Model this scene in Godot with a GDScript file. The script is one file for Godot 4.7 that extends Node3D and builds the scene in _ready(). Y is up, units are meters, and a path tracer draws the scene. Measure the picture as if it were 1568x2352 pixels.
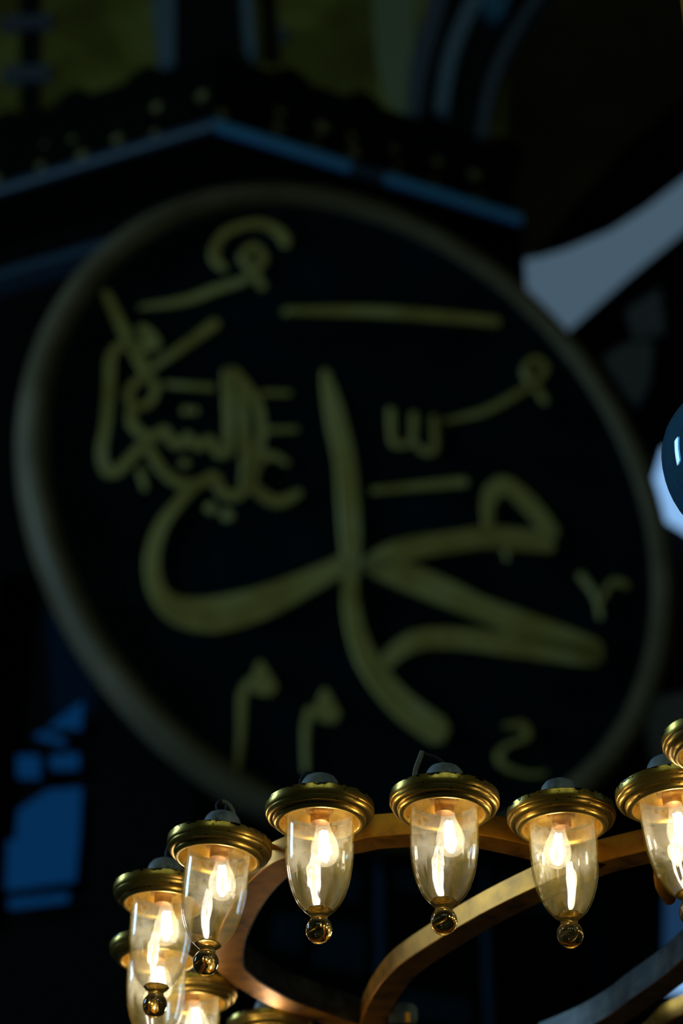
extends Node3D

const FACING := [0.0, 0.25, 2.9, -0.3, 0.15, 0.5, -0.2, 1.0, 0.4, 0.0]
var mats := {}
var rng := RandomNumberGenerator.new()

# ------------------------------------------------------------------ helpers
func mat(key: String, color: Color, rough: float, metal := 0.0) -> StandardMaterial3D:
	if mats.has(key):
		return mats[key]
	var m := StandardMaterial3D.new()
	m.resource_name = key
	m.albedo_color = color
	m.roughness = rough
	m.metallic = metal
	if metal == 0.0 and color.get_luminance() < 0.2:
		m.metallic_specular = 0.12
	mats[key] = m
	return m

func lin(r: float, g: float, b: float) -> Color:
	return Color(r, g, b).linear_to_srgb()

func noise_tex(seed_value: int, freq: float, stops: Array, size := 512) -> NoiseTexture2D:
	var n := FastNoiseLite.new()
	n.seed = seed_value
	n.frequency = freq
	n.fractal_octaves = 5
	var g := Gradient.new()
	var offs := PackedFloat32Array()
	var cols := PackedColorArray()
	for s in stops:
		offs.append(s[0])
		cols.append(s[1])
	g.offsets = offs
	g.colors = cols
	var t := NoiseTexture2D.new()
	t.width = size
	t.height = size
	t.seamless = true
	t.noise = n
	t.color_ramp = g
	return t

func glow_mat(key: String, color: Color, energy: float) -> StandardMaterial3D:
	var m := mat(key, Color(0.02, 0.02, 0.02), 0.6)
	m.emission_enabled = true
	m.emission = color
	m.emission_energy_multiplier = energy
	return m

func tag(o: Node, label := "", category := "", group := "", kind := "") -> Node:
	if label: o.set_meta("label", label)
	if category: o.set_meta("category", category)
	if group: o.set_meta("group", group)
	if kind: o.set_meta("kind", kind)
	return o

func numbered(called: String, parent: Node) -> String:
	if not parent.has_node(called):
		return called
	var k := 1
	while parent.has_node("%s_%03d" % [called, k]):
		k += 1
	return "%s_%03d" % [called, k]

func obj(called: String, mesh: Mesh, material: Material, parent: Node = self) -> MeshInstance3D:
	var o := MeshInstance3D.new()
	o.name = numbered(called, parent)
	o.mesh = mesh
	o.material_override = null
	for i in mesh.get_surface_count():
		mesh.surface_set_material(i, material)
	o.cast_shadow = GeometryInstance3D.SHADOW_CASTING_SETTING_ON
	parent.add_child(o, true)
	return o

func base(called: String, at := Transform3D.IDENTITY, parent: Node = self) -> Node3D:
	var o := Node3D.new()
	o.name = numbered(called, parent)
	o.transform = at
	parent.add_child(o, true)
	return o

func struct(called: String, mesh: Mesh, material: Material) -> MeshInstance3D:
	var o := obj(called, mesh, material)
	o.set_meta("kind", "structure")
	return o

func begin() -> SurfaceTool:
	var st := SurfaceTool.new()
	st.begin(Mesh.PRIMITIVE_TRIANGLES)
	return st

func tri(st: SurfaceTool, a: Vector3, b: Vector3, c: Vector3, n: Vector3) -> void:
	# clockwise seen from the side that n points to
	if (b - a).cross(c - a).dot(n) > 0.0:
		var t := b
		b = c
		c = t
	for p in [a, b, c]:
		st.set_normal(n)
		st.add_vertex(p)

func quad(st: SurfaceTool, a: Vector3, b: Vector3, c: Vector3, d: Vector3, n: Vector3) -> void:
	tri(st, a, b, c, n)
	tri(st, a, c, d, n)

func box(st: SurfaceTool, lo: Vector3, hi: Vector3, t := Transform3D.IDENTITY) -> SurfaceTool:
	for axis in 3:
		for side in [0, 1]:
			var n := Vector3.ZERO
			n[axis] = 1.0 if side else -1.0
			var c := []
			for uv in [[0, 0], [1, 0], [1, 1], [0, 1]]:
				var p := Vector3.ZERO
				p[axis] = hi[axis] if side else lo[axis]
				p[(axis + 1) % 3] = hi[(axis + 1) % 3] if uv[0] else lo[(axis + 1) % 3]
				p[(axis + 2) % 3] = hi[(axis + 2) % 3] if uv[1] else lo[(axis + 2) % 3]
				c.append(t * p)
			quad(st, c[0], c[1], c[2], c[3], (t.basis * n).normalized())
	return st

func box_mesh(lo: Vector3, hi: Vector3, t := Transform3D.IDENTITY) -> ArrayMesh:
	return box(begin(), lo, hi, t).commit()

# a polygon of the plane (u, v) made into a slab from z0 to z1 along the plane's normal
func prism(st: SurfaceTool, poly: Array, z0: float, z1: float, t := Transform3D.IDENTITY) -> SurfaceTool:
	var p := PackedVector2Array(poly)
	if Geometry2D.is_polygon_clockwise(p):
		p.reverse()
	var ix := Geometry2D.triangulate_polygon(p)
	var nf := t.basis.z.normalized()
	for k in range(0, ix.size(), 3):
		var a := p[ix[k]]
		var b := p[ix[k + 1]]
		var c := p[ix[k + 2]]
		tri(st, t * Vector3(a.x, a.y, z1), t * Vector3(b.x, b.y, z1), t * Vector3(c.x, c.y, z1), nf)
		tri(st, t * Vector3(a.x, a.y, z0), t * Vector3(b.x, b.y, z0), t * Vector3(c.x, c.y, z0), -nf)
	for k in p.size():
		var a := p[k]
		var b := p[(k + 1) % p.size()]
		var d := (b - a).normalized()
		var out := (t.basis * Vector3(d.y, -d.x, 0)).normalized()
		quad(st, t * Vector3(a.x, a.y, z0), t * Vector3(b.x, b.y, z0), t * Vector3(b.x, b.y, z1), t * Vector3(a.x, a.y, z1), out)
	return st

func slab(poly: Array, z0: float, z1: float, t := Transform3D.IDENTITY) -> ArrayMesh:
	return prism(begin(), poly, z0, z1, t).commit()

# Catmull-Rom through points, n steps per span
func smooth(pts: Array, n: int) -> Array:
	if pts.size() < 3:
		return pts
	var out := []
	for i in pts.size() - 1:
		var p0 = pts[max(i - 1, 0)]
		var p1 = pts[i]
		var p2 = pts[i + 1]
		var p3 = pts[min(i + 2, pts.size() - 1)]
		for k in n:
			var t := float(k) / n
			out.append(0.5 * ((2.0 * p1) + (p2 - p0) * t + (2.0 * p0 - 5.0 * p1 + 4.0 * p2 - p3) * t * t + (3.0 * p1 - p0 - 3.0 * p2 + p3) * t * t * t))
	out.append(pts[-1])
	return out

# a pen stroke: points (u, v, width) in a plane, raised z0..z1, with softened ends
func ribbon(pts: Array, z0: float, z1: float, round_ends := true) -> ArrayMesh:
	var c := smooth(pts, 6)
	var st := begin()
	var l := []
	var r := []
	for i in c.size():
		var a: Vector3 = c[max(i - 1, 0)]
		var b: Vector3 = c[min(i + 1, c.size() - 1)]
		var d := Vector2(b.x - a.x, b.y - a.y).normalized()
		var s: Vector2 = Vector2(-d.y, d.x) * c[i].z * 0.5
		if i == 0 and round_ends:
			var e: Vector2 = Vector2(c[i].x, c[i].y) - d * c[i].z * 0.3
			l.append(e + s * 0.55)
			r.append(e - s * 0.55)
		l.append(Vector2(c[i].x, c[i].y) + s)
		r.append(Vector2(c[i].x, c[i].y) - s)
		if i == c.size() - 1 and round_ends:
			var e: Vector2 = Vector2(c[i].x, c[i].y) + d * c[i].z * 0.3
			l.append(e + s * 0.55)
			r.append(e - s * 0.55)
	var up := Vector3(0, 0, 1)
	var v := func(p: Vector2, z: float) -> Vector3: return Vector3(p.x, p.y, z)
	for i in l.size() - 1:
		quad(st, v.call(l[i], z1), v.call(l[i + 1], z1), v.call(r[i + 1], z1), v.call(r[i], z1), up)
		quad(st, v.call(l[i], z0), v.call(l[i + 1], z0), v.call(r[i + 1], z0), v.call(r[i], z0), -up)
		for side in [l, r]:
			var d: Vector2 = (side[i + 1] - side[i]).normalized()
			var n := Vector3(-d.y, d.x, 0) * (1.0 if side == l else -1.0)
			quad(st, v.call(side[i], z0), v.call(side[i + 1], z0), v.call(side[i + 1], z1), v.call(side[i], z1), n)
	for i in [0, l.size() - 1]:
		var d: Vector2 = (l[1] - l[0]) if i == 0 else (l[-1] - l[-2])
		var n := Vector3(d.x, d.y, 0).normalized() * (-1.0 if i == 0 else 1.0)
		quad(st, v.call(l[i], z0), v.call(r[i], z0), v.call(r[i], z1), v.call(l[i], z1), n)
	return st.commit()

# profile of (radius, height) turned round the y axis, or round z when about_z
func lathe(profile: Array, seg: int, about_z := false, crease := 40.0) -> ArrayMesh:
	var st := begin()
	var area := 0.0
	for i in profile.size():
		area += profile[i].cross(profile[(i + 1) % profile.size()])
	var sn := []
	for i in profile.size() - 1:
		var d: Vector2 = (profile[i + 1] - profile[i]).normalized()
		sn.append(Vector2(d.y, -d.x) * signf(area))
	var length := 0.0
	var along := [0.0]
	for i in profile.size() - 1:
		length += profile[i].distance_to(profile[i + 1])
		along.append(length)
	var spin := func(p: Vector2, a: float) -> Vector3:
		if about_z:
			return Vector3(p.x * cos(a), p.x * sin(a), p.y)
		return Vector3(p.x * cos(a), p.y, p.x * sin(a))
	for i in profile.size() - 1:
		var na: Vector2 = sn[i]
		var nb: Vector2 = sn[i]
		if i > 0 and rad_to_deg(absf(sn[i].angle_to(sn[i - 1]))) < crease:
			na = (sn[i] + sn[i - 1]).normalized()
		if i < sn.size() - 1 and rad_to_deg(absf(sn[i].angle_to(sn[i + 1]))) < crease:
			nb = (sn[i] + sn[i + 1]).normalized()
		for k in seg:
			var a0 := TAU * k / seg
			var a1 := TAU * (k + 1) / seg
			var q := [[profile[i], na, a0, along[i], k], [profile[i + 1], nb, a0, along[i + 1], k], [profile[i + 1], nb, a1, along[i + 1], k + 1], [profile[i], na, a1, along[i], k + 1]]
			var face: Vector3 = spin.call(sn[i], (a0 + a1) / 2.0)
			for t in [[0, 1, 2], [0, 2, 3]]:
				var p := []
				for j in t:
					p.append(spin.call(q[j][0], q[j][2]))
				var order: Array = t
				if (p[1] - p[0]).cross(p[2] - p[0]).dot(face) > 0.0:
					order = [t[0], t[2], t[1]]
				if (p[1] - p[0]).cross(p[2] - p[0]).length() < 1e-12:
					continue
				for j in order:
					st.set_normal(spin.call(q[j][1], q[j][2]))
					st.set_uv(Vector2(float(q[j][4]) / seg, q[j][3] / length))
					st.add_vertex(spin.call(q[j][0], q[j][2]))
	return st.commit()

func tube(points: Array, radius: float, seg := 10) -> ArrayMesh:
	var c := smooth(points, 6)
	var st := begin()
	var rings := []
	for i in c.size():
		var d: Vector3 = (c[min(i + 1, c.size() - 1)] - c[max(i - 1, 0)]).normalized()
		var s := d.cross(Vector3(0.31, 0.2, 0.93)).normalized()
		var w := d.cross(s)
		var ring := []
		for k in seg:
			var a := TAU * k / seg
			ring.append([c[i] + (s * cos(a) + w * sin(a)) * radius, s * cos(a) + w * sin(a)])
		rings.append(ring)
	for i in c.size() - 1:
		for k in seg:
			var q := [rings[i][k], rings[i + 1][k], rings[i + 1][(k + 1) % seg], rings[i][(k + 1) % seg]]
			for t in [[0, 1, 2], [0, 2, 3]]:
				var o: Array = t
				if (q[t[1]][0] - q[t[0]][0]).cross(q[t[2]][0] - q[t[0]][0]).dot(q[t[0]][1]) > 0.0:
					o = [t[0], t[2], t[1]]
				for j in o:
					st.set_normal(q[j][1])
					st.add_vertex(q[j][0])
	for e in [0, c.size() - 1]:
		var n: Vector3 = (c[1] - c[0]).normalized() * -1.0 if e == 0 else (c[-1] - c[-2]).normalized()
		for k in seg:
			tri(st, c[e], rings[e][k][0], rings[e][(k + 1) % seg][0], n)
	return st.commit()

# a closed profile (across, up) carried along a level curve of plan points (x, z); across > 0 is to the right of travel
func sweep(plan: Array, profile: Array, y: float, n_smooth: int, side := 1.0) -> ArrayMesh:
	var c := smooth(plan, n_smooth) if n_smooth > 1 else plan
	var st := begin()
	var rows := []
	for i in c.size():
		var a: Vector2 = c[max(i - 1, 0)]
		var b: Vector2 = c[min(i + 1, c.size() - 1)]
		var d := (b - a).normalized()
		var k := 1.0
		if n_smooth <= 1 and i > 0 and i < c.size() - 1:
			var d0: Vector2 = (c[i] - c[i - 1]).normalized()
			var d1: Vector2 = (c[i + 1] - c[i]).normalized()
			d = (d0 + d1).normalized()
			k = 1.0 / maxf(0.3, d.dot(d0))
		var r := Vector2(-d.y, d.x) * side * k
		rows.append([c[i], r])
	var m := profile.size()
	for j in m:
		var p: Vector2 = profile[j]
		var q: Vector2 = profile[(j + 1) % m]
		var e := (q - p).normalized()
		var en := Vector2(e.y, -e.x)
		for i in c.size() - 1:
			var v := []
			for s in [[i, p], [i + 1, p], [i + 1, q], [i, q]]:
				var o: Vector2 = rows[s[0]][0] + rows[s[0]][1] * s[1].x
				v.append(Vector3(o.x, y + s[1].y, o.y))
			var nn := []
			for s in [i, i + 1]:
				var rr: Vector2 = rows[s][1].normalized()
				if n_smooth <= 1:
					var d: Vector2 = (c[i + 1] - c[i]).normalized()
					rr = Vector2(-d.y, d.x) * side
				nn.append(Vector3(rr.x * en.x, en.y, rr.y * en.x).normalized())
			for t in [[0, 1, 2], [0, 2, 3]]:
				var o: Array = t
				if (v[t[1]] - v[t[0]]).cross(v[t[2]] - v[t[0]]).dot(nn[0]) > 0.0:
					o = [t[0], t[2], t[1]]
				for w in o:
					st.set_normal(nn[0] if w in [0, 3] else nn[1])
					st.add_vertex(v[w])
	for i in [0, c.size() - 1]:
		var pl := PackedVector2Array(profile)
		var ix := Geometry2D.triangulate_polygon(pl)
		var dd: Vector2 = (c[1] - c[0]).normalized() * -1.0 if i == 0 else (c[-1] - c[-2]).normalized()
		for t in range(0, ix.size(), 3):
			var v := []
			for w in 3:
				var o: Vector2 = rows[i][0] + rows[i][1] * pl[ix[t + w]].x
				v.append(Vector3(o.x, y + pl[ix[t + w]].y, o.y))
			tri(st, v[0], v[1], v[2], Vector3(dd.x, 0, dd.y))
	return st.commit()

# ------------------------------------------------------------------ the lamp
func collar_texture() -> ImageTexture:
	var w := 512
	var h := 256
	var im := Image.create(w, h, false, Image.FORMAT_RGB8)
	var n := FastNoiseLite.new()
	n.seed = 7
	n.frequency = 0.05
	n.fractal_octaves = 3
	var f := FastNoiseLite.new()
	f.seed = 19
	f.frequency = 0.012
	for y in h:
		for x in w:
			var a := TAU * x / w
			var p := Vector3(cos(a) * 80.0, sin(a) * 80.0, y * 1.2)
			var c := Color(0.87, 0.71, 0.33)
			var v := f.get_noise_3dv(p * 0.6)
			c = c.lerp(Color(0.70, 0.55, 0.20), clampf(0.25 + v * 0.9, 0.0, 0.6))
			var t := float(y) / h
			# chipped lacquer round the upper edge of the rim
			var near := clampf(1.0 - absf(t - 0.312) / 0.02, 0.0, 1.0)
			if n.get_noise_3dv(p * 1.4) > 0.42 - near * 0.34 and near > 0.0 or n.get_noise_3dv(p * 2.0 + Vector3(90, 0, 0)) > 0.56:
				c = Color(0.07, 0.055, 0.05)
			im.set_pixel(x, y, c)
	return ImageTexture.create_from_image(im)

func make_lamp() -> Node3D:
	var o := base("pendant_lamp")
	var brass := mat("satin brass", Color(1, 1, 1), 0.28, 0.85)
	brass.albedo_texture = collar_texture()
	obj("collar", lathe([Vector2(0.03, -0.003), Vector2(0.0885, -0.0005), Vector2(0.0915, 0.0), Vector2(0.093, -0.0016), Vector2(0.0932, -0.009), Vector2(0.093, -0.0165), Vector2(0.0918, -0.0185), Vector2(0.0905, -0.0192), Vector2(0.0902, -0.0215), Vector2(0.0888, -0.0248), Vector2(0.0862, -0.0272), Vector2(0.083, -0.0282), Vector2(0.0798, -0.0276), Vector2(0.079, -0.0284), Vector2(0.0788, -0.031), Vector2(0.0775, -0.0345), Vector2(0.0748, -0.0368), Vector2(0.0715, -0.0374), Vector2(0.069, -0.0366), Vector2(0.067, -0.034), Vector2(0.0658, -0.028), Vector2(0.0645, -0.014), Vector2(0.06, -0.0105), Vector2(0.022, -0.0095), Vector2(0.0, -0.0095)], 72, false, 32.0), brass, o)
	var grey := mat("grey lamp cap", Color(1, 1, 1), 0.55)
	grey.albedo_texture = noise_tex(31, 0.012, [[0.0, Color(0.15, 0.16, 0.18)], [0.36, Color(0.52, 0.55, 0.58)], [0.55, Color(0.62, 0.65, 0.68)], [1.0, Color(0.76, 0.77, 0.77)]], 256)
	grey.uv1_triplanar = true
	grey.uv1_scale = Vector3(9, 9, 9)
	tag(obj("cap", lathe([Vector2(0.0345, -0.001), Vector2(0.0345, 0.026), Vector2(0.0335, 0.034), Vector2(0.0305, 0.042), Vector2(0.0255, 0.0485), Vector2(0.018, 0.0525), Vector2(0.009, 0.0542), Vector2(0.0, 0.0545)], 40), grey, o), "blue-grey painted cap with dark scuffs")
	var ring := mat("aged brass socket", Color(0.62, 0.42, 0.2), 0.4, 0.9)
	obj("socket", lathe([Vector2(0.0, -0.009), Vector2(0.024, -0.009), Vector2(0.024, -0.013), Vector2(0.0165, -0.0145), Vector2(0.016, -0.030), Vector2(0.0145, -0.0335), Vector2(0.0, -0.0335)], 32), ring, o)
	# bell of smoked amber glass
	var glass := mat("amber glass", Color(0.66, 0.60, 0.20, 0.065), 0.02)
	glass.transparency = BaseMaterial3D.TRANSPARENCY_ALPHA
	glass.metallic_specular = 0.75
	var prof := [Vector2(0.058, -0.012), Vector2(0.0582, -0.035), Vector2(0.0582, -0.054), Vector2(0.0581, -0.074), Vector2(0.0577, -0.091), Vector2(0.0562, -0.109), Vector2(0.0538, -0.124), Vector2(0.0502, -0.139), Vector2(0.0452, -0.153), Vector2(0.0385, -0.1665), Vector2(0.034, -0.173), Vector2(0.0288, -0.1788), Vector2(0.0232, -0.1842)]
	var bell := obj("glass_bell", lathe(prof, 56, false, 60.0), glass, o)
	bell.scale = Vector3(1, 1.05, 1)
	var inner := []
	for p in prof:
		inner.append(Vector2(p.x - 0.0024, p.y + 0.002))
	obj("inner_glass", lathe(inner, 56, false, 60.0), glass, bell)
	# the bottom of the bell is solid glass drawn out into a ball
	var solid := mat("solid amber glass", Color(0.95, 0.82, 0.50, 0.06), 0.0)
	solid.refraction_enabled = true
	solid.refraction_scale = 0.05
	solid.metallic_specular = 0.5
	var fin := [Vector2(0.0, -0.1892), Vector2(0.004, -0.1888), Vector2(0.009, -0.1874), Vector2(0.014, -0.1851), Vector2(0.0185, -0.1822), Vector2(0.0212, -0.1808), Vector2(0.0232, -0.1838), Vector2(0.0202, -0.1868), Vector2(0.0165, -0.1895), Vector2(0.0135, -0.1918), Vector2(0.0128, -0.1932), Vector2(0.0148, -0.1945), Vector2(0.0128, -0.196)]
	for k in range(7, 37):
		var a := PI * k / 36.0
		fin.append(Vector2(0.0222 * sin(a), -0.2145 + 0.0222 * cos(a)))
	obj("finial", lathe(fin, 40, false, 60.0), solid, bell)
	# the film of dust that dulls the upper half of the glass
	var dust := mat("dust on glass", Color(1, 1, 1, 1), 0.9)
	dust.transparency = BaseMaterial3D.TRANSPARENCY_ALPHA
	dust.albedo_texture = dust_texture()
	var film := []
	for p in prof.slice(0, 10):
		film.append(Vector2(p.x - 0.0034, p.y + 0.003))
	obj("dust_film", lathe(film, 56, false, 60.0), dust, bell)
	# bulb with four filaments
	var clear := mat("bulb glass", Color(0.95, 0.93, 0.85, 0.10), 0.03)
	clear.transparency = BaseMaterial3D.TRANSPARENCY_ALPHA
	clear.emission_enabled = true
	clear.emission = Color(1.0, 0.93, 0.80)
	clear.emission_energy_multiplier = 0.9
	var hb := base("bulb", Transform3D(Basis.from_euler(Vector3(0.06, 0, 0.10)), Vector3(0.006, -0.033, -0.003)), o)
	obj("envelope", lathe([Vector2(0.011, 0.004), Vector2(0.0125, -0.008), Vector2(0.0165, -0.020), Vector2(0.0215, -0.032), Vector2(0.0240, -0.043), Vector2(0.0242, -0.050), Vector2(0.0225, -0.060), Vector2(0.018, -0.068), Vector2(0.011, -0.0735), Vector2(0.004, -0.0755), Vector2(0.0, -0.0756)], 32, false, 60.0), clear, hb)
	var hot := glow_mat("glowing filament", Color(1.0, 0.965, 0.90), 24.0)
	for k in 4:
		var a := TAU * k / 4.0 + 0.5
		var c0 := Vector3(cos(a) * 0.0045, -0.014, sin(a) * 0.0045)
		var c1 := Vector3(cos(a) * 0.0095, -0.056, sin(a) * 0.0095)
		obj("filament", tube([c0, c1], 0.0028, 8), hot, hb)
	var l := OmniLight3D.new()
	l.name = "bulb_light"
	l.position = Vector3(0.002, -0.036, 0.002)
	l.light_color = Color(1.0, 0.89, 0.60)
	l.light_energy = 0.0052
	l.light_size = 0.012
	l.omni_range = 40.0
	l.omni_attenuation = 2.0
	l.shadow_enabled = true
	hb.add_child(l)
	return o

func dust_texture() -> ImageTexture:
	var w := 512
	var h := 256
	var im := Image.create(w, h, false, Image.FORMAT_RGBA8)
	var n := FastNoiseLite.new()
	n.seed = 3
	n.frequency = 0.011
	n.fractal_octaves = 4
	n.domain_warp_enabled = true
	n.domain_warp_amplitude = 60.0
	for y in h:
		for x in w:
			var a := TAU * x / w
			var t := float(y) / h
			var v := n.get_noise_3d(cos(a) * 80.0, sin(a) * 80.0, t * 190.0)
			var edge := 0.50 + n.get_noise_3d(cos(a) * 60.0 + 300.0, sin(a) * 60.0, 7.0) * 0.3
			var upper := 1.0 - smoothstep(edge - 0.06, edge + 0.10, t)
			var alpha := clampf(0.012 + upper * (0.15 + v * 0.42), 0.004, 0.32)
			im.set_pixel(x, y, Color(0.80, 0.80, 0.76, alpha))
	return ImageTexture.create_from_image(im)

# ------------------------------------------------------------------ scene
func _ready() -> void:
	rng.seed = 11
	# camera, sky, daylight, exposure
	var cam := Camera3D.new()
	cam.name = "camera"
	cam.position = Vector3(0, 1.6, 0)
	cam.rotation_degrees = Vector3(32.0, 0, 0)
	cam.near = 0.05
	cam.far = 200.0
	var lens := CameraAttributesPhysical.new()
	lens.frustum_focal_length = 51.0
	lens.frustum_focus_distance = 3.66
	lens.exposure_aperture = 1.6
	lens.frustum_near = 0.05
	lens.frustum_far = 200.0
	cam.attributes = lens
	add_child(cam)
	cam.fov = rad_to_deg(2.0 * atan(1176.0 / 5000.0))
	cam.current = true
	var env := Environment.new()
	env.background_mode = Environment.BG_SKY
	var sky := Sky.new()
	var sm := ProceduralSkyMaterial.new()
	sm.sky_top_color = Color(0.25, 0.42, 0.62)
	sm.sky_horizon_color = Color(0.6, 0.72, 0.82)
	sm.ground_bottom_color = Color(0.1, 0.1, 0.1)
	sm.ground_horizon_color = Color(0.3, 0.33, 0.35)
	sky.sky_material = sm
	env.sky = sky
	env.tonemap_mode = Environment.TONE_MAPPER_LINEAR
	env.tonemap_exposure = 1.0
	env.sdfgi_enabled = true
	env.ssao_enabled = true
	env.ssil_enabled = true
	var we := WorldEnvironment.new()
	we.name = "world"
	we.environment = env
	add_child(we)
	# daylight through the tall windows of the rear and left walls
	var rear_day := Color(0.84, 0.98, 0.86)
	var side_day := Color(0.64, 0.85, 1.0)
	for d in [[Vector3(-7, 17, 17.2), 0.0, 13.0, rear_day], [Vector3(0, 17, 17.2), 0.0, 13.0, rear_day], [Vector3(7, 17, 17.2), 0.0, 13.0, rear_day], [Vector3(-15.4, 11, -9), -90.0, 80.0, side_day]]:
		var a := AreaLight3D.new()
		a.name = "window_daylight"
		a.area_size = Vector2(2.6, 6.0)
		a.position = d[0]
		a.rotation_degrees = Vector3(0, d[1], 0)
		a.light_color = d[3]
		a.light_energy = d[2]
		a.area_range = 80.0
		a.shadow_enabled = true
		add_child(a, true)

	shell()
	pier()
	gallery()
	far_bay()
	roundel()
	chandelier()

func shell() -> void:
	var dark := mat("dark hall stone", lin(0.05, 0.052, 0.055), 0.8)
	struct("floor", box_mesh(Vector3(-16.5, -0.4, -40), Vector3(16.5, 0, 18.5)), dark)
	struct("ceiling", box_mesh(Vector3(-16.5, 38, -40), Vector3(16.5, 38.5, 18.5)), dark)
	struct("wall_left", box_mesh(Vector3(-16.5, 0, -40), Vector3(-16, 38, 18.5)), dark)
	struct("wall_right", box_mesh(Vector3(16, 0, -40), Vector3(16.5, 38, 18.5)), dark)
	struct("wall_far", box_mesh(Vector3(-16, 0, -40), Vector3(16, 38, -39.5)), dark)
	struct("wall_rear", box_mesh(Vector3(-16, 0, 18), Vector3(16, 38, 18.5)), dark)
	var frame := mat("window stone", lin(0.2, 0.2, 0.2), 0.7)
	var pane := glow_mat("daylit pane", Color(0.84, 0.98, 0.86), 1.2)
	var cool := glow_mat("cool daylit pane", Color(0.64, 0.85, 1.0), 2.0)
	var spots := [[Vector3(-7, 17, 17.95), PI], [Vector3(0, 17, 17.95), PI], [Vector3(7, 17, 17.95), PI], [Vector3(-15.95, 11, -9), PI / 2]]
	for k in spots.size():
		var w := base("window_%d" % (k + 1), Transform3D(Basis(Vector3.UP, spots[k][1]), spots[k][0]))
		w.set_meta("kind", "structure")
		var arch := []
		for i in 17:
			var a := PI * i / 16.0
			arch.append(Vector2(cos(a) * 1.6, 2.4 + sin(a) * 1.6))
		arch.append(Vector2(-1.6, -3.4))
		arch.append(Vector2(1.6, -3.4))
		obj("window_frame", slab(arch, 0.0, 0.1), frame, w)
		for i in 2:
			for j in 5:
				obj("pane", box_mesh(Vector3(-1.25 + i * 1.3, -3.1 + j * 1.2, 0.1), Vector3(-0.05 + i * 1.3, -2.0 + j * 1.2, 0.13)), cool if k == 3 else pane, w)

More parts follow.
